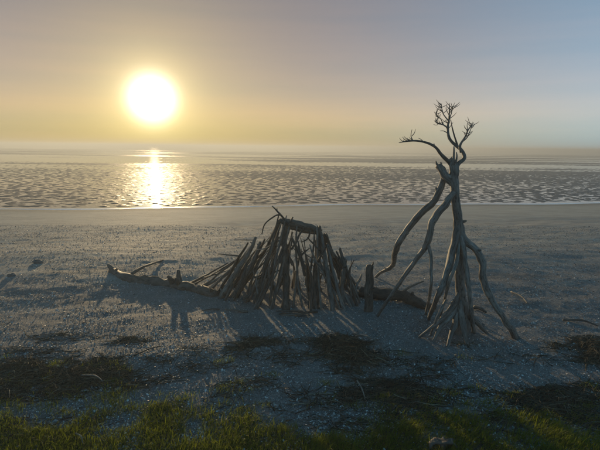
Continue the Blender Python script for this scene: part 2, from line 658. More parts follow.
def limb(name, pts, rad, material, parent=None, sides=8, lump=0.10, sub=4, extra=()):
    _seed[0] += 1
    tubes = [tube_arrays(pts, rad, sides, sub, lump, _seed[0])]
    rq = random.Random(_seed[0])
    R0 = rad[0] if not isinstance(rad, (int, float)) else rad
    span = sum((Vector(pts[i + 1]) - Vector(pts[i])).length for i in range(len(pts) - 1))
    rl = rad if not isinstance(rad, (int, float)) else [rad] * len(pts)
    for k in range(int(span * 4) if name not in ('twig', 'splinter', 'stub', 'branch', 'root') else 0):    # snapped-off side shoots
        i = rq.randrange(len(pts) - 1); u = rq.random()
        c0 = Vector(pts[i]).lerp(Vector(pts[i + 1]), u); rc = rl[i] * (1 - u) + rl[i + 1] * u
        dv = Vector((rq.uniform(-1, 1), rq.uniform(-1, 1), rq.uniform(-.3, 1))).normalized()
        dv = (dv + (Vector(pts[i + 1]) - Vector(pts[i])).normalized() * .6).normalized()
        ln = rc * rq.uniform(1.4, 2.6)
        tubes.append(tube_arrays([c0, c0 + dv * ln * .6, c0 + dv * ln], [rc * .5, rc * .38, rc * .2], 5, 2, .12, _seed[0] + k))
    for (p2, r2) in extra:
        _seed[0] += 1
        tubes.append(tube_arrays(p2, r2, 5, 3, lump, _seed[0]))
    return link(name, wood_mesh(name, tubes, material), parent)


def pxr(Y):           # metres per photograph pixel at depth Y
    return Y / math.cos(0.17) / FPX


# ------------------------------------------------------------------ leaning driftwood tree
TY = 4.78
s = pxr(TY) * 0.86      # limb radii below are in photograph pixels


def TP(lst, Y0=TY, Y1=None):
    out = []
    for i, q in enumerate(lst):
        if len(q) == 3:
            out.append(P(*q))
        else:
            y = Y0 if Y1 is None else Y0 + (Y1 - Y0) * i / (len(lst) - 1)
            out.append(P(q[0], q[1], y))
    return out


tb = G(461, 334)
tree = thing('driftwood_tree', 'tall bare driftwood tree propped upright on the beach, right of the stick shelter', 'dead tree', (tb.x, tb.y, gz(tb.x, tb.y)))
limb('trunk', TP([(462, 343), (462, 322), (461, 300), (460, 275), (459, 250), (458, 228), (457, 205), (455, 184), (453, 168), (452, 160)], TY - .05, TY),
     [10.5 * s, 8.8 * s, 7.0 * s, 5.6 * s, 4.6 * s, 5.0 * s, 4.8 * s, 5.0 * s, 5.8 * s, 4.0 * s], M_tree, tree, 12, 0.13, 5)
# stub of the broken limb beside the crotch
limb('stub', TP([(456, 185), (450, 180), (444.5, 174), (440.5, 168.5), (438.5, 165)], TY), [4.2 * s, 4.6 * s, 4.4 * s, 4.2 * s, 3.6 * s], M_tree, tree, 11, 0.2, 5,
     extra=((TP([(441, 169), (437, 164), (436, 161)], TY - .02), [1.6 * s, 1.3 * s, .4 * s]), (TP([(441, 168), (441, 164), (440.5, 162)], TY + .02), [1.8 * s, 1.2 * s, .4 * s])))
# crown
def tw(lst, r, Y=TY):
    return (TP(lst, Y), [q * s for q in r])


br = limb('branch', TP([(453, 168), (447, 160), (440, 153), (434.5, 146.6), (427, 143), (419, 141), (409.6, 141), (399, 142.5)], TY, TY - .25),
          [q * s * .8 for q in (3.6, 2.9, 2.3, 2.0, 1.6, 1.35, 1.1, 0.5)], M_tree, tree, 7, 0.10)
for lst, r in (([(413, 141), (411, 136), (412, 129.5)], (.9, .6, .3)), ([(408, 141), (405, 139.8), (402.5, 137)], (.6, .5, .25)),
               ([(412, 136), (414.5, 133), (415.5, 129)], (.6, .45, .2)), ([(434.5, 147), (434, 143.5)], (1.0, .5)),
               ([(404, 142), (401, 140), (399.5, 138)], (.5, .4, .25)), ([(424, 142), (420.5, 139), (418, 138)], (.6, .4, .2))):
    limb('twig', TP(lst, TY - .2), [q * s * .8 for q in r], M_tree, br, 5, 0.05, 3)
br = limb('branch', TP([(455, 170), (458.5, 163.5), (464, 158), (462.5, 151), (456, 146), (449.6, 138), (448, 127), (449, 118), (449.6, 107), (449, 103)], TY, TY + .2),
          [q * s * .8 for q in (3.8, 3.2, 2.8, 2.5, 2.2, 2.0, 1.6, 1.2, .7, .35)], M_tree, tree, 7, 0.10)
for lst, r in (([(448, 128), (443, 124.5), (438, 123.5), (434.5, 121)], (1.2, 1.0, .8, .4)),
               ([(443, 124.5), (441, 119), (437, 116.5), (436, 112.5)], (.8, .7, .6, .3)),
               ([(448.7, 121), (444, 115), (442, 110), (441.5, 103.5)], (1.0, .8, .6, .3)),
               ([(449, 119), (451.5, 113), (452, 107), (451, 103)], (.9, .7, .5, .3)),
               ([(449, 115), (446, 109), (447, 104)], (.6, .5, .25)),
               ([(449, 134), (444, 131), (440, 131)], (.8, .6, .3)),
               ([(440, 122), (437, 125), (433.5, 124.5)], (.6, .4, .25)),
               ([(443, 112), (439, 109.5), (436, 110)], (.5, .4, .2))):
    limb('twig', TP(lst, TY + .12), [q * s * .8 for q in r], M_tree, br, 5, 0.05, 3)
br = limb('branch', TP([(461, 152), (460, 147), (462, 142), (466, 135), (468, 130), (473.6, 122.5)], TY + .05, TY - .1),
          [q * s * .8 for q in (2.2, 1.8, 1.5, 1.2, 1.0, .45)], M_tree, tree, 6, 0.10)
for lst, r in (([(462, 142), (467, 137.5), (470, 131), (472, 125)], (.9, .8, .6, .3)), ([(468, 130.5), (467, 126), (467.5, 122.5)], (.7, .5, .3)),
               ([(470, 127), (473, 126), (475, 123.5)], (.5, .4, .2))):
    limb('twig', TP(lst, TY), [q * s * .8 for q in r], M_tree, br, 5, 0.05, 3)
limb('branch', TP([(458, 148), (455.5, 139), (452, 127), (451, 120)], TY + .1, TY), [q * s * .8 for q in (1.6, 1.2, .8, .35)], M_tree, tree, 6)
limb('branch', TP([(453.5, 165), (454, 156), (453.8, 146.5)], TY - .05), [q * s * .8 for q in (2.4, 1.6, .8)], M_tree, tree, 6)
limb('branch', TP([(456, 163), (457, 157), (456.5, 152)], TY - .08), [q * s * .8 for q in (1.8, 1.2, .6)], M_tree, tree, 6)
LINES = {  # lines of the crown that carry fine twigs, with their depth
    0: ([(419, 141), (409.6, 141), (403, 142)], TY - .2), 1: ([(449.6, 138), (448, 127), (449, 118), (449.6, 107)], TY + .15),
    2: ([(443, 124.5), (438, 123.5), (434.5, 121)], TY + .12), 3: ([(444, 115), (442, 110), (441.5, 104)], TY + .12),
    4: ([(451.5, 113), (452, 107)], TY + .12), 5: ([(466, 135), (468, 130), (473.6, 122.5)], TY - .07), 6: ([(467, 137.5), (470, 131), (472, 125)], TY),
    7: ([(441, 119), (437, 116.5), (436, 112.5)], TY + .12)}
first = [o for o in tree.children if o.name.startswith('branch')]
for key, n in ((0, 6), (1, 13), (2, 7), (3, 9), (4, 8), (5, 7), (6, 6), (7, 7)):
    pl, yy = LINES[key]
    for k in range(n):
        i = random.randrange(len(pl) - 1); u = random.random()
        x0, y0 = (pl[i][0] * (1 - u) + pl[i + 1][0] * u, pl[i][1] * (1 - u) + pl[i + 1][1] * u)
        a_ = random.choice((-1, 1)) * random.uniform(.25, 1.2) - (.6 if key == 0 else 0); l_ = random.uniform(3, 8) if key == 0 else random.uniform(4, 10.5)
        x1, y1 = x0 + math.sin(a_) * l_ * .6, y0 - math.cos(a_) * l_ * .6
        limb('twig', TP([(x0, y0, yy), (x1, y1, yy + random.uniform(-.03, .03)), (x1 + math.sin(a_ * .8) * l_ * .4, y1 - math.cos(a_ * .8) * l_ * .4, yy + random.uniform(-.05, .05))]),
             [.46 * s, .32 * s, .15 * s], M_tree, first[0 if key == 0 else 2 if key in (5, 6) else 1], 4, 0.05, 3)
# legs and roots
limb('prop_limb', TP([(459, 215, TY + .05), (461, 232, TY), (466, 241, TY - .02), (475, 249, TY - .06), (482, 262, TY - .1), (483.5, 277, TY - .14), (491, 299, TY - .18), (503, 317, TY - .22)])
     + [G(517, 337) - Vector((0, 0, .03))], [q * s for q in (3.2, 4.2, 4.2, 4.0, 4.1, 4.4, 3.8, 3.8, 4.2)], M_tree, tree, 9, 0.13)
limb('root', TP([(458, 214, TY), (456.5, 232, TY - .05), (452.5, 250, TY - .12), (445, 279, TY - .22), (437, 297, TY - .28)]) + [G(428, 318) - Vector((0, 0, .03))],
     [q * s for q in (2.6, 4.0, 4.4, 4.0, 3.0, 2.2)], M_tree, tree, 9, 0.14)
limb('root', TP([(459, 226, TY - .02), (462.5, 246, TY - .08), (466.5, 268, TY - .16), (470, 300, TY - .22)]) + [G(474, 332) - Vector((0, 0, .03))],
     [q * s for q in (2.0, 3.0, 3.0, 2.6, 2.6)], M_tree, tree, 7)
limb('root', TP([(459, 240, TY - .06), (457, 260, TY - .2), (449, 282, TY - .28)]) + [G(440, 318)], [q * s for q in (1.2, 2.0, 2.0, 1.2)], M_bare, tree, 7)
for lst, r, end in (([(460, 288, TY - .05), (454, 304, TY - .12), (444, 317, TY - .2), (431, 328, TY - .25)], (2.0, 4.6, 3.6, 2.2), (417, 337)),
                    ([(460, 298, TY - .06), (452, 315, TY - .16), (441, 327, TY - .26)], (2.0, 4.8, 3.2), (432, 341)),
                    ([(461, 294, TY - .04), (468, 313, TY - .05), (478, 324, TY - .06)], (2.0, 4.6, 3.2), (489, 333)),
                    ([(461, 300, TY - .1), (462, 318, TY - .2), (464, 331, TY - .28)], (2.4, 5.4, 4.4), (468, 346)),
                    ([(460, 304, TY - .1), (456, 322, TY - .2), (452, 334, TY - .28)], (2.4, 4.6, 3.4), (447, 347))):
    limb('root', TP(lst) + [G(*end) - Vector((0, 0, .02))], [q * s * .85 for q in r] + [1.2 * s], M_tree, tree, 8, 0.17)
limb('root', TP([(446, 300, TY - .2), (437, 318, TY - .3)]) + [G(430, 334) - Vector((0, 0, .02))], [q * s for q in (1.6, 1.4, 1.0)], M_tree, tree, 6)

# two curved poles leaning against the tree
e = G(374, 277)
pl = limb('driftwood_pole', [e - Vector((0, 0, .04))] + TP([(380, 273, e.y - .1), (387, 269.5, e.y - .3), (393, 264.5, e.y - .55), (396, 249, 5.25), (408, 228, 5.1), (424.5, 210, 4.95), (433, 203, 4.9), (441, 187, 4.86), (446, 174, 4.84)]),
          [q * s for q in (2.0, 2.2, 3.2, 3.6, 3.8, 4.0, 4.2, 4.2, 3.8, 3.2)], M_tree, None, 9, 0.12)
tag(pl, 'long curved driftwood pole with a hooked foot, leftmost of those leaning on the tree', 'pole')
e = G(377, 315)
pl = limb('driftwood_pole', [e - Vector((0, 0, .03))] + TP([(394, 291, 4.9), (411, 267, 4.84), (427, 243, 4.75), (431, 226, 4.7), (440, 211, 4.68), (449, 200, 4.69), (454, 192, 4.70)]),
          [q * s for q in (1.8, 2.2, 2.6, 3.4, 3.8, 4.2, 4.0, 3.0)], M_tree, None, 8, 0.12)
tag(pl, 'forked driftwood pole leaning from the ground beside the post to the tree trunk', 'pole')
limb('prong', TP([(427.5, 243, 4.75), (430.5, 255, 4.72), (431.5, 268, 4.68), (430.5, 288, 4.6)]) + [G(426, 314) - Vector((0, 0, .02))],
     [q * s for q in (2.4, 2.2, 2.0, 1.9, 1.6)], M_tree, pl, 7)

# ------------------------------------------------------------------ shelter of leaning sticks
HY = 5.85
h = pxr(HY)
hb = G(285, 306)
hut = thing('driftwood_shelter', 'tent-shaped shelter of leaning grey driftwood sticks left of the upright tree', 'shelter', (hb.x, hb.y, gz(hb.x, hb.y)))


def bent(a, b_, k, amt):
    a = Vector(a); b_ = Vector(b_)
    pts = [a]
    d = b_ - a
    off = Vector((random.uniform(-1, 1), random.uniform(-.6, .6), random.uniform(-.4, .4))) * amt
    for i in range(1, k):
        u = i / k
        pts.append(a + d * u + off * math.sin(math.pi * u) + Vector((random.uniform(-1, 1), random.uniform(-1, 1), random.uniform(-1, 1))) * amt * 0.25)
    pts.append(b_)
    return pts


limb('ridge_pole', TP([(279, 220, 5.75), (288, 223, 5.8), (298, 224, 5.85), (308, 227, 5.9), (316, 230, 5.92), (322, 237, 5.95)]), [q * h for q in (2, 3.6, 3.3, 3.0, 3.2, 2.2)], M_bark, hut, 9, 0.16)
limb('ridge_pole', TP([(283, 226, 5.9), (300, 230, 5.98), (318, 233, 6.02)]), [q * h for q in (1.8, 2.2, 1.6)], M_wood, hut, 7, 0.14)
g0 = G(316, 309)
limb('post', [g0 - Vector((0, 0, .05))] + TP([(315, 285, 5.7), (318, 255, 5.85), (320, 240, 5.9), (319, 228, 5.92)]), [q * h for q in (3.4, 3.4, 3.6, 4.0, 2.8)], M_bark, hut, 9, 0.16)
g0 = G(286, 310)
limb('post', [g0 - Vector((0, 0, .05))] + TP([(286, 280, 5.65), (285, 250, 5.75), (285, 219, 5.82)]), [q * h for q in (3.6, 3.4, 3.2, 2.4)], M_bark, hut, 9, 0.14)
FRONT = [  # foot px, top px, radius px, depth of the top
    (192, 285, 234, 261, 1.6, 5.9), (197, 287, 241, 256, 1.8, 5.9), (203, 289, 246, 252, 1.5, 5.85), (210, 291, 250, 247, 2.0, 5.85), (186, 283, 226, 264, 1.3, 5.95),
    (221, 297, 254, 240, 4.2, 5.8), (229, 297, 258, 246, 3.0, 5.8), (236, 298, 263, 243, 2.2, 5.8), (248, 301, 275, 231, 2.0, 5.75), (243, 300, 283, 221, 2.2, 5.8),
    (254, 303, 281, 224, 2.0, 5.75), (262, 305, 285, 221, 2.4, 5.75), (269, 306, 286, 219, 2.0, 5.75), (275, 307, 281, 222, 2.6, 5.7), (280, 309, 291, 220, 2.2, 5.72),
    (292, 310, 289, 222, 2.4, 5.75), (233, 299, 270, 236, 2.4, 5.78), (216, 295, 248, 243, 2.4, 5.85), (258, 303, 272, 240, 1.6, 5.7),
    (322, 310, 317, 231, 2.4, 5.8), (328, 310, 320, 236, 2.2, 5.8), (334, 310, 322, 238, 2.6, 5.82), (339, 309, 325, 243, 2.0, 5.85), (345, 309, 328, 247, 2.4, 5.85),
    (351, 308, 333, 251, 2.0, 5.88), (357, 306, 338, 256, 1.8, 5.9), (362, 304, 346, 262, 1.6, 5.95), (341, 307, 345, 260, 2.6, 5.75), (308, 309, 314, 234, 1.8, 5.8),
    (303, 307, 297, 228, 1.8, 5.75), (311, 311, 307, 262, 1.5, 5.6), (349, 307, 350, 264, 1.4, 5.8), (355, 308, 352, 262, 1.2, 5.85)]
for kf, (fx, fy, tx, ty, r, Yt) in enumerate(FRONT):
    if kf in (2, 9, 11, 13, 14, 15, 16, 18, 20, 22, 24, 31):
        continue
    a = G(fx + random.uniform(-1, 1), fy + random.uniform(-1, 1)) - Vector((0, 0, .03))
    z = P(tx, ty, Yt)
    d = (z - a).normalized()
    r *= random.choice((.65, .85, 1, 1.2))
    limb('wall_pole', bent(a, z + d * random.uniform(0.0, .07), 4, .055), [r * h * .80, r * h * .72, r * h * .7, r * h * .62, r * h * .4], random.choice([M_wood, M_wood, M_bark, M_bark, M_tree]), hut, 7, 0.15)
for k in range(10):      # the far side, seen through the gaps
    u = (k + random.uniform(.1, .9)) / 10
    u = u * .8 if u < .5 else 1 - (1 - u) * .5
    fx = -1.10 + 2.0 * u
    fy = 6.55 + 0.25 * math.sin(math.pi * u) + random.uniform(-.12, .12)
    a = Vector((fx, fy, gz(fx, fy) - .03))
    tx = 277 + 12 * u if u < .5 else 318 + 8 * u
    tx = tx + random.uniform(-2, 2)
    z = P(tx, 224 + (tx - 283) * .24 + (14 if u < .12 else 10 if u > .88 else 0), 5.92)
    r = random.uniform(1.3, 3.0)
    limb('wall_pole', bent(a, z, 4, .04), [r * h * 1.1, r * h, r * h, r * h * .8, r * h * .6], random.choice([M_wood, M_bark]), hut, 6, 0.12)
for k in range(12):      # thin sticks woven between
    fx = random.uniform(228, 356); fy = 298 + 10 * math.sin(math.pi * (fx - 220) / 150)
    a = G(fx, fy) - Vector((0, 0, .02))
    tx = 300 + (fx - 300) * random.uniform(.25, .6); ty = 232 + abs(tx - 298) * .6 + random.uniform(0, 14)
    z = P(tx, ty, a.y + .28)
    r = random.uniform(.7, 1.3)
    limb('wall_pole', bent(a, z, 4, .05), [r * h, r * h, r * h * .9, r * h * .7, r * h * .45], random.choice([M_wood, M_bark]), hut, 5, 0.10)
for k, (fx, fy, tx, ty) in enumerate(((196, 288, 252, 258), (206, 291, 262, 246), (213, 294, 268, 250), (226, 298, 276, 230), (238, 300, 268, 262), (183, 284, 236, 268), (218, 296, 247, 262), (246, 302, 262, 258), (352, 307, 322, 262), (340, 309, 316, 256))):
    a = G(fx, fy) - Vector((0, 0, .02))
    r = random.uniform(.8, 1.5)
    limb('wall_pole', bent(a, P(tx, ty, a.y + .25), 5, .05), [r * h, r * h, r * h * .95, r * h * .85, r * h * .7, r * h * .4], random.choice([M_tree, M_wood, M_bark]), hut, 6, 0.14)
for k in range(16):      # loose crooked sticks thrown against it
    if random.random() < .6:
        fx = random.uniform(205, 285); tx = fx + random.uniform(-4, 50)
    else:
        fx = random.uniform(312, 362); tx = fx - random.uniform(-8, 30)
    fy = 293 + 15 * math.sin(math.pi * (fx - 195) / 180) + random.uniform(-1, 4)
    a = G(fx, fy) - Vector((0, 0, .02))
    top = 224 + max(0, 285 - tx) * .85 if tx < 300 else 230 + max(0, tx - 318) * 1.0
    z = P(tx, top + random.uniform(-5, 22), a.y + random.uniform(.2, .4))
    r = random.uniform(.6, 1.7)
    limb('wall_pole', bent(a, z, 5, .05), [r * h, r * h, r * h * .95, r * h * .85, r * h * .7, r * h * .4], random.choice([M_wood, M_bark, M_bark]), hut, 6, 0.14)
for k in range(16):      # short lengths added low on the far side to block sun stripes
    fx = -1.05 + 1.9 * (k + random.random()) / 16; fy = 6.25 + random.uniform(-.1, .2)
    a = Vector((fx, fy, gz(fx, fy) - .03))
    z = a + Vector((random.uniform(-.12, .12) - fx * .25, -random.uniform(.08, .2), random.uniform(.25, .5)))
    r = random.uniform(1.2, 2.6)
    limb('wall_pole', bent(a, z, 3, .03), [r * h, r * h, r * h * .9, r * h * .6], random.choice([M_wood, M_bark]), hut, 6, 0.14)
for k in range(26):      # odd lengths tangled through the top and flanks
    px = random.choice((random.uniform(240, 300), random.uniform(255, 335), random.uniform(300, 345)))
    top = 226 + max(0, 283 - px) * .8 + max(0, px - 318) * 1.0
    py = top + random.uniform(4, 46)
    an = random.gauss(1.25 if px < 300 else 1.9, .55); ln = random.uniform(14, 40)
    Yd = 5.62 + random.uniform(-.12, .2)
    dx, dy = math.cos(an) * ln / 2, math.sin(an) * ln / 2
    if py - dy < top - 5:
        py = top - 5 + dy
    r = random.choice((.5, .7, .9, 1.2, 1.7))
    limb('wall_pole', bent(P(px - dx, py + dy, Yd - .06), P(px + dx, py - dy, Yd + .08), 4, .045), [r * h, r * h, r * h * .9, r * h * .75, r * h * .45], random.choice([M_wood, M_bark, M_bark, M_tree]), hut, 6, 0.15)
for k in range(9):       # pieces fallen at its foot
    px = random.uniform(215, 360); py = 303 + 8 * math.sin(math.pi * (px - 200) / 170) + random.uniform(0, 7)
    a = G(px, py) + Vector((0, 0, .012)); th = random.uniform(-.5, .5) + math.pi * (k % 2)
    ln = random.uniform(.12, .35)
    b2 = Vector((a.x + math.cos(th) * ln, a.y + math.sin(th) * ln, 0)); b2.z = gz(b2.x, b2.y) + random.uniform(.01, .05)
    r = random.uniform(.6, 1.3)
    limb('fallen_stick', bent(a, b2, 3, .02), [r * h, r * h, r * h * .8, r * h * .5], random.choice([M_wood, M_bark]), hut, 5, 0.12)
# twigs that stick out of the top and sides
for lst, r, Yd in (([(288, 224), (280, 214), (272, 206)], (1.3, 1.0, .5), 5.75), ([(277, 212), (277, 208)], (.6, .3), 5.75), ([(281, 215), (275, 216), (265, 224), (262, 234)], (.8, .8, .7, .5), 5.7),
                   ([(270, 240), (276, 227), (279, 214)], (1.2, 1, .6), 5.7), ([(240, 256), (228, 255), (218, 254)], (.8, .7, .4), 5.8), ([(254, 240), (244, 240), (233, 240)], (.5, .45, .25), 5.8),
                   ([(292, 238), (297, 248), (302, 262), (305, 276)], (1.2, 1.5, 1.6, 1.6), 5.6), ([(300, 257), (299, 247), (298, 241)], (1.1, .9, .5), 5.6), ([(301, 256), (306, 251), (310, 248)], (1, .8, .4), 5.6),
                   ([(318, 262), (323, 252), (328, 243)], (1.3, 1.1, .5), 5.6), ([(334, 258), (331, 252), (328, 246)], (.9, .8, .4), 5.6), ([(346, 290), (349, 272), (354, 260)], (1, .9, .5), 5.7),
                   ([(350, 280), (346, 268), (347, 259)], (.9, .7, .4), 5.7), ([(291, 222), (293, 217)], (1.2, .7), 5.75), ([(320, 230), (320, 226)], (1.8, 1.2), 5.9), ([(310, 230), (308, 238), (302, 242)], (1.2, .8, .4), 5.8)):
    limb('twig', TP(lst, Yd), [q * h for q in r], M_bark, hut, 5, 0.08, 4)

# ------------------------------------------------------------------ single pieces of driftwood on the sand
# half-buried log left of the shelter
pp = [G(112, 271), G(127, 279), G(148, 283), G(172, 286), G(192, 290), G(216, 296)]
q = pxr(6.4)
rr = [4.0, 5.5, 6.8, 7.2, 6.6, 5.6]
lg = limb('driftwood_log', [p + Vector((0, 0, r * q * .05)) for p, r in zip(pp, rr)], [r * q for r in rr], M_bark, None, 10, 0.14, 5)
tag(lg, 'long half-buried log lying on the sand left of the stick shelter', 'log')
limb('branch_stub', [pp[0] + Vector((0, 0, .02)), P(111, 267, pp[0].y - .02), P(108, 264, pp[0].y - .05)], [3 * q, 2.4 * q, 1.2 * q], M_wood, lg, 7, 0.14)
limb('side_branch', [pp[1] + Vector((0, 0, .03)), P(135, 271.5, pp[1].y + .15), P(146, 266, pp[1].y + .5), G(163, 260)], [2 * q, 1.8 * q, 1.5 * q, 1.0 * q], M_wood, lg, 7, 0.12)
# post standing between shelter and tree
e = G(368, 311); q = pxr(e.y)
ps = limb('driftwood_post', [e - Vector((0, 0, .10)), P(368, 300, e.y), P(368.5, 282, e.y + .01), P(370, 265.5, e.y + .02)], [5.0 * q, 4.8 * q, 4.4 * q, 3.8 * q], M_bark, None, 9, 0.12)
tag(ps, 'short dark upright post between the stick shelter and the leaning poles', 'post')
limb('splinter', [P(371, 268, e.y), P(373, 264, e.y), P(373, 261.5, e.y)], [1.4 * q, 1 * q, .5 * q], M_bark, ps, 5)
# log behind it
pp = [G(360, 297), G(380, 299), G(400, 301), G(418, 306), G(434, 311)]
q = pxr(5.9)
lg = limb('driftwood_log', [p + Vector((0, 0, .045 + .035 * (i < 3))) for i, p in enumerate(pp)], [5.5 * q, 5.8 * q, 5.4 * q, 5.0 * q, 3.4 * q], M_bark, None, 10, 0.14, 5)
tag(lg, 'dark log lying on the sand behind the short upright post', 'log')
limb('branch_stub', [pp[2] + Vector((0, 0, .1)), P(410, 287, pp[2].y), P(424, 281, pp[2].y + .05)], [1.6 * q, 1.2 * q, .6 * q], M_wood, lg, 6)


def lying(name, a, b_, r, material, label, cat, arc=0.02, lift=0.5, fork=None):
    A, B = G(*a), G(*b_)
    q = pxr((A.y + B.y) / 2)
    mid = (A + B) / 2 + Vector((arc, arc, 0)); mid.z = gz(mid.x, mid.y) + arc * .6
    up = Vector((0, 0, r * q * lift))
    o = limb(name, [A + up, mid + up, B + up], [r * q, r * q * .9, r * q * .5], material, None, 6, 0.10)
    tag(o, label, cat)
    if fork:
        F = G(*fork)
        limb('prong', [mid + up, (mid + F) / 2 + up * 2, F + up * 3], [r * q * .7, r * q * .6, r * q * .3], material, o, 5)
    return o


lying('driftwood_stick', (511, 293), (528, 305), 1.0, M_bare, 'thin pale stick lying on the sand right of the leaning tree', 'stick', .03, 1.5, (526, 296))
lying('driftwood_stick', (76, 436), (83, 446), 1.1, M_bare, 'short pale stick in the grass at the bottom left', 'stick', .01, 3.0)
lying('driftwood_stick', (82, 380), (103, 386), .9, M_bare, 'thin grey twig on the broad mat of wrack at the left', 'stick', .02, 6.0)
lying('driftwood_stick', (353, 338), (388, 362), .9, M_bare, 'long thin pale stick across the tangled twig heap', 'stick', .05, 6.0, (380, 349))
lying('driftwood_stick', (357, 383), (365, 402), .8, M_bare, 'thin pale stem on the weed below the tangled twig heap', 'stick', .01, 4.0)
lying('driftwood_stick', (563, 321), (598, 327), 1.3, M_wood, 'low driftwood stick lying near the mound at the right edge', 'stick', .03, 1.0)
lying('driftwood_stick', (134, 356), (161, 347), .9, M_wood, 'thin grey stick on the shells above the broad wrack mat', 'stick', .03, 1.0)
lying('driftwood_stick', (474, 309), (486, 314), 2.0, M_bark, 'stubby dark stick lying under the leaning limb of the tree', 'stick', .01, 1.0)


def lump(name, px, py, rx, ry, rz, material, label, cat, seed):
    c = G(px, py)
    nu, nv = 14, 9
    V = []
    r_ = random.Random(seed)
    ph = [r_.uniform(0, 6.28) for _ in range(6)]
    for i in range(nv + 1):
        f = math.pi * i / nv
        for k in range(nu):
            th = 2 * math.pi * k / nu
            d = 1 + .16 * math.sin(2 * th + ph[0] + f) + .12 * math.sin(3 * th + ph[1] - 2 * f) + .09 * math.sin(5 * f + ph[2] + th) + r_.uniform(-.05, .05)
            V.append((c.x + rx * d * math.sin(f) * math.cos(th), c.y + ry * d * math.sin(f) * math.sin(th), c.z + rz * .35 + rz * d * math.cos(f)))
    F = [(i * nu + k, i * nu + (k + 1) % nu, (i + 1) * nu + (k + 1) % nu, (i + 1) * nu + k) for i in range(nv) for k in range(nu)]
    me = bpy.data.meshes.new(name); me.from_pydata(V, [], F); me.materials.append(material)
    me.polygons.foreach_set('use_smooth', np.ones(len(F), dtype=bool)); me.update()
    return tag(link(name, me), label, cat)


lump('rock', 38, 263, .085, .06, .04, M_stone, 'dark lump lying alone on the open sand at the far left', 'rock', 1)
lump('rock', 12, 276, .055, .05, .03, M_stone, 'smaller dark lump at the left edge below the lone dark lump', 'rock', 2)
lump('rock', 482, 326, .028, .024, .02, M_stone, 'small pale stone on the sand beside the tree roots', 'rock', 3)

# curved slab of driftwood bark arched over a grey stone at the bottom edge
c = G(443, 449)
V, F = [], []
nu, nv = 15, 5
for layer, (R, e) in enumerate(((.085, 0), (.070, 0))):
    for j in range(nv):
        for i in range(nu):
            th = math.pi * (0.04 + .92 * i / (nu - 1))
            yy = (j / (nv - 1) - .5) * .05
            w = 1 + .07 * math.sin(5 * th + j) + .05 * math.sin(9 * th + 2 * j)
            V.append((c.x + R * 1.12 * w * math.cos(th), c.y + yy + .02 * math.sin(3 * th), c.z - .005 + R * .95 * w * math.sin(th)))
n_ = nu * nv
for j in range(nv - 1):
    for i in range(nu - 1):
        a = j * nu + i
        F.append((a, a + 1, a + nu + 1, a + nu)); F.append((n_ + a, n_ + a + nu, n_ + a + nu + 1, n_ + a + 1))
for i in range(nu - 1):
    for j in (0, nv - 1):
        a = j * nu + i
        F.append((a, n_ + a, n_ + a + 1, a + 1) if j == 0 else (a, a + 1, n_ + a + 1, n_ + a))
for j in range(nv - 1):
    for i in (0, nu - 1):
        a = j * nu + i
        F.append((a, a + nu, n_ + a + nu, n_ + a) if i == 0 else (a, n_ + a, n_ + a + nu, a + nu))
me = bpy.data.meshes.new('bark_piece'); me.from_pydata(V, [], F)
ul = me.uv_layers.new(name='UVMap')
co = np.array(V); li = np.array([v for f in F for v in f])
ul.data.foreach_set('uv', (co[li][:, [1, 0]]).astype(np.float32).ravel())
me.polygons.foreach_set('use_smooth', np.ones(len(F), dtype=bool)); me.materials.append(M_bark); me.update()
tag(link('bark_piece', me), 'arched pale piece of bark in the grass at the bottom edge', 'bark')
lump('rock', 443, 448, .034, .03, .05, M_stone, 'grey stone under the arched bark at the bottom edge', 'rock', 5)


# ------------------------------------------------------------------ wrack piles (each a heap of strands)
def strands(cx, cy, rx, ry, hh, n, seed):
    r = np.random.default_rng(seed)
    k = 5
    a = r.uniform(0, 2 * np.pi, n); d = np.sqrt(r.uniform(0, 1, n)) * 1.05
    x0 = cx + rx * d * np.cos(a); y0 = cy + ry * d * np.sin(a)
    keep = pile_h(x0, y0, cx, cy, rx, ry, 1.0) > 0.06
    x0, y0 = x0[keep], y0[keep]; n = len(x0)
    th = r.normal(0.1, 0.75, n) + np.pi * (r.random(n) > .5)
    ln = r.uniform(.05, .24, n); cur = r.normal(0, 1.0, n)
    w = r.uniform(.0016, .0055, n)
    rise = r.uniform(0.1, 1.1, n); tilt = r.normal(0, .12, n)
    V = np.zeros((n, k, 3, 3))
    px, py = x0.copy(), y0.copy(); t = th.copy()
    for i in range(k):
        base_h = ground(px, py) + pile_h(px, py, cx, cy, rx, ry, hh) * rise + .004
        zz = base_h + tilt * ln * (i / (k - 1) - .3) * (tilt > 0)
        nx, ny = -np.sin(t), np.cos(t)
        ww = w * (1 - .6 * i / (k - 1))
        for c_, (ax, az) in enumerate(((1, 0), (-1, 0), (0, 1.2))):
            V[:, i, c_, 0] = px + nx * ww * ax; V[:, i, c_, 1] = py + ny * ww * ax; V[:, i, c_, 2] = zz + ww * az
        px = px + np.cos(t) * ln / (k - 1); py = py + np.sin(t) * ln / (k - 1); t = t + cur / (k - 1)
    f = []
    for i in range(k - 1):
        for c_ in range(3):
            c2 = (c_ + 1) % 3
            f.append((i * 3 + c_, i * 3 + c2, (i + 1) * 3 + c2, (i + 1) * 3 + c_))
    f = np.array(f)
    F = (np.arange(n)[:, None, None] * (k * 3) + f[None]).reshape(-1, 4)
    return V.reshape(-1, 3), F, np.repeat(r.random(n), k * 3)


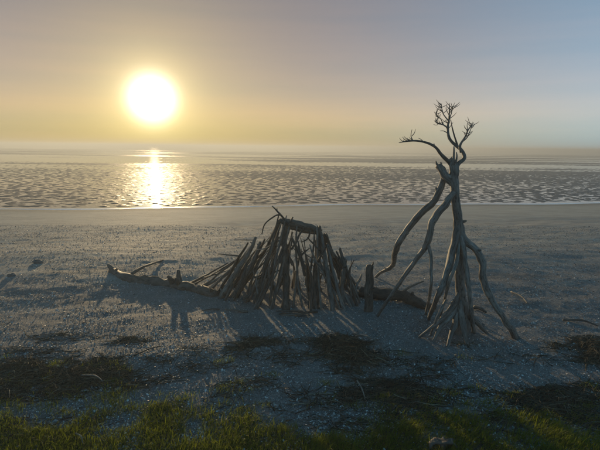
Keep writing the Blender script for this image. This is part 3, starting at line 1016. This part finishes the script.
for i, (cx, cy, rx, ry, hh, n, lab) in enumerate(WR):
    V, F, tint = strands(cx, cy, rx, ry, hh, int(n * 1.5), 300 + i)
    # low mound of matted weed that carries the loose strands
    gx, gy = np.meshgrid(np.linspace(-1.3, 1.3, 60), np.linspace(-1.3, 1.3, 48))
    mx, my = cx + gx * rx, cy + gy * ry
    mz = ground(mx, my) + pile_h(mx, my, cx, cy, rx * .72, ry * .72, hh * .8) * (1 + .5 * fbm(mx * 14, my * 14, 5, 2)) - .008
    MV = np.stack([mx, my, mz], -1).reshape(-1, 3)
    MF = grid_faces(48, 60)
    V2 = np.concatenate([V, MV]); F2 = np.concatenate([F, MF + len(V)])
    me = mesh_np('wrack_pile', V2, F2, M_wrack, True)
    attr(me, 'tint', np.concatenate([tint, np.clip(.25 + .3 * fbm(MV[:, 0] * 10, MV[:, 1] * 10, 6, 3), 0, .7)]))
    tag(link('wrack_pile', me), lab, 'wrack', 'heaps of dry wrack on the beach')


# loose strands between the heaps
V_, F_, T_, off = [], [], [], 0
for k in range(46):
    px = random.uniform(-20, 620); py = random.uniform(338, 425)
    c = G(px, py)
    V, F, tint = strands(c.x, c.y, random.uniform(.12, .5), random.uniform(.06, .2), .012, random.randint(25, 130), 500 + k)
    V_.append(V); F_.append(F + off); T_.append(tint); off += len(V)
me = mesh_np('weed_litter', np.concatenate(V_), np.concatenate(F_), M_wrack, True)
attr(me, 'tint', np.concatenate(T_))
g = link('weed_litter', me); g['kind'] = 'stuff'; g['label'] = 'loose dry weed stems strewn between the heaps'; g['category'] = 'weed'

# ------------------------------------------------------------------ grass
def blades(x, y, hgt, seed, k=4):
    r = np.random.default_rng(seed)
    n = len(x)
    z = ground(x, y) - .004
    az = r.uniform(0, 2 * np.pi, n)
    lean = r.uniform(.1, 1.0, n) * hgt
    la = r.normal(-0.9, 1.0, n)
    w = r.uniform(.0011, .0026, n)
    V = np.zeros((n, 2 * k - 1, 3))
    for i in range(k):
        u = i / (k - 1)
        cxp = x + np.cos(la) * lean * u * u; cyp = y + np.sin(la) * lean * u * u
        czp = z + hgt * (u - .25 * u * u * (lean / hgt))
        ww = w * (1 - u) ** .6
        if i < k - 1:
            V[:, 2 * i] = np.stack([cxp - np.cos(az) * ww, cyp - np.sin(az) * ww, czp], -1)
            V[:, 2 * i + 1] = np.stack([cxp + np.cos(az) * ww, cyp + np.sin(az) * ww, czp], -1)
        else:
            V[:, 2 * i] = np.stack([cxp, cyp, czp], -1)
    f = []
    for i in range(k - 2):
        f += [(2 * i, 2 * i + 1, 2 * i + 3), (2 * i, 2 * i + 3, 2 * i + 2)]
    f.append((2 * k - 4, 2 * k - 3, 2 * k - 2))
    F = (np.arange(n)[:, None, None] * (2 * k - 1) + np.array(f)[None]).reshape(-1, 3)
    return V.reshape(-1, 3), F, 2 * k - 1


n = 520000
x = rng.uniform(-3.6, 3.6, n); y = rng.uniform(1.9, 3.8, n)
m = (turf(x, y) * (0.55 + .45 * sstep(-.3, .3, fbm(x * 3, y * 3, 67, 2))) > rng.random(n)) & (np.abs(x) < 0.8 * y + 1.6)
x, y = x[m], y[m]
hgt = rng.gamma(4.0, .0095, len(x)).clip(.012, .11) * (0.65 + .5 * (fbm(x * 2.2, y * 2.2, 68, 3) + .5).clip(0, 1.4))
V, F, per = blades(x, y, hgt, 5)
dry = np.clip(.30 + .35 * fbm(x * 1.5, y * 1.5, 69, 3) + rng.normal(0, .18, len(x)), 0, 1)
dry[rng.random(len(x)) < .02] = 1
me = mesh_np('grass', V, F, M_grass, True)
attr(me, 'tint', np.repeat(dry, per))
g = link('grass', me); g['kind'] = 'stuff'; g['label'] = 'short green grass along the bottom edge'; g['category'] = 'grass'
# stray tufts among the shells
xs_, ys_, hs_ = [], [], []
for k in range(150):
    px, py = random.uniform(0, 600), random.choice([random.uniform(385, 425), random.uniform(350, 405)])
    if k > 70:
        px, py = (random.uniform(0, 140), random.uniform(365, 415)) if k % 2 else (random.uniform(360, 600), random.uniform(392, 430))
    if k > 70 or 90 < px < 130 or random.random() < .55:
        c = G(px, py); q = random.randint(12, 70)
        xs_.append(c.x + rng.normal(0, .05, q)); ys_.append(c.y + rng.normal(0, .03, q)); hs_.append(rng.uniform(.02, .075, q))
x, y, hh = np.concatenate(xs_), np.concatenate(ys_), np.concatenate(hs_)
V, F, per = blades(x, y, hh, 6)
me = mesh_np('grass_tufts', V, F, M_grass, True)
attr(me, 'tint', np.repeat(np.clip(rng.normal(.4, .2, len(x)), 0, 1), per))
g = link('grass_tufts', me); g['kind'] = 'stuff'; g['label'] = 'stray grass tufts among the shells'; g['category'] = 'grass'

# ------------------------------------------------------------------ shell litter
n = 360000
y = 2.4 + 11.0 * rng.random(n) ** 2.4
x = rng.uniform(-1, 1, n) * (0.78 * y + .8)
patch = .35 + .65 * sstep(-.25, .35, fbm(x * 1.1, y * 1.6, 161, 3))
patch = patch * (1 - .93 * turf(x, y))
for (cx, cy, rx, ry, hh, _, lab) in WR:
    patch = patch * (1 - .9 * pile_h(x, y, cx, cy, rx, ry, 1.0))
m = rng.random(n) < patch
x, y = x[m], y[m]; n = len(x)
size = np.clip(np.exp(rng.normal(np.log(.0050), .40, n)), .002, .013) * (1 + .05 * np.clip(y - 4, 0, 8))
az = rng.uniform(0, 2 * np.pi, n); tx = rng.normal(0, .38, n); ty = rng.normal(0, .38, n)
z = ground(x, y) + .0035 + size * .2
asp = rng.uniform(.55, 1.0, n)
V = np.zeros((n, 6, 3))
for i in range(5):
    th = 2 * np.pi * i / 5
    rr_ = size * (1 + rng.uniform(-.22, .22, n))
    lx, ly = np.cos(th) * rr_, np.sin(th) * rr_ * asp
    wx = lx * np.cos(az) - ly * np.sin(az); wy = lx * np.sin(az) + ly * np.cos(az)
    V[:, i] = np.stack([x + wx, y + wy, z + wx * tx + wy * ty], -1)
V[:, 5] = np.stack([x, y, z + size * .38 * np.where(rng.random(n) < .7, 1, -.6)], -1)
f = np.array([(i, (i + 1) % 5, 5) for i in range(5)])
F = (np.arange(n)[:, None, None] * 6 + f[None]).reshape(-1, 3)
me = mesh_np('shell_litter', V.reshape(-1, 3), F, M_shell, False)
attr(me, 'tint', np.repeat(np.clip(rng.beta(1.0, 1.5, n), 0, 1), 6))
g = link('shell_litter', me); g['kind'] = 'stuff'; g['label'] = 'pale broken shells strewn over the beach'; g['category'] = 'shells'

# ------------------------------------------------------------------ sea air, thickened to imitate lens glare as well
M_haze = bpy.data.materials.new('sea_haze')
M_haze.use_nodes = True
t = M_haze.node_tree; t.nodes.clear()
out = t.nodes.new('ShaderNodeOutputMaterial')
pv = t.nodes.new('ShaderNodeVolumePrincipled')
pv.inputs['Color'].default_value = (0.46, 0.50, 0.53, 1)
pv.inputs['Density'].default_value = 0.0065
pv.inputs['Anisotropy'].default_value = 0.40
t.links.new(pv.outputs[0], out.inputs['Volume'])
a, z0, z1 = 6500.0, -2.2, 3.1
V = [(-a, -a, z0), (a, -a, z0), (a, a, z0), (-a, a, z0), (-a, -a, z1), (a, -a, z1), (a, a, z1), (-a, a, z1)]
F = [(0, 3, 2, 1), (4, 5, 6, 7), (0, 1, 5, 4), (1, 2, 6, 5), (2, 3, 7, 6), (3, 0, 4, 7)]
me = bpy.data.meshes.new('haze'); me.from_pydata(V, [], F); me.materials.append(M_haze); me.update()
hz = link('haze', me); hz['kind'] = 'stuff'; hz['label'] = 'pale sea haze over the beach and water'
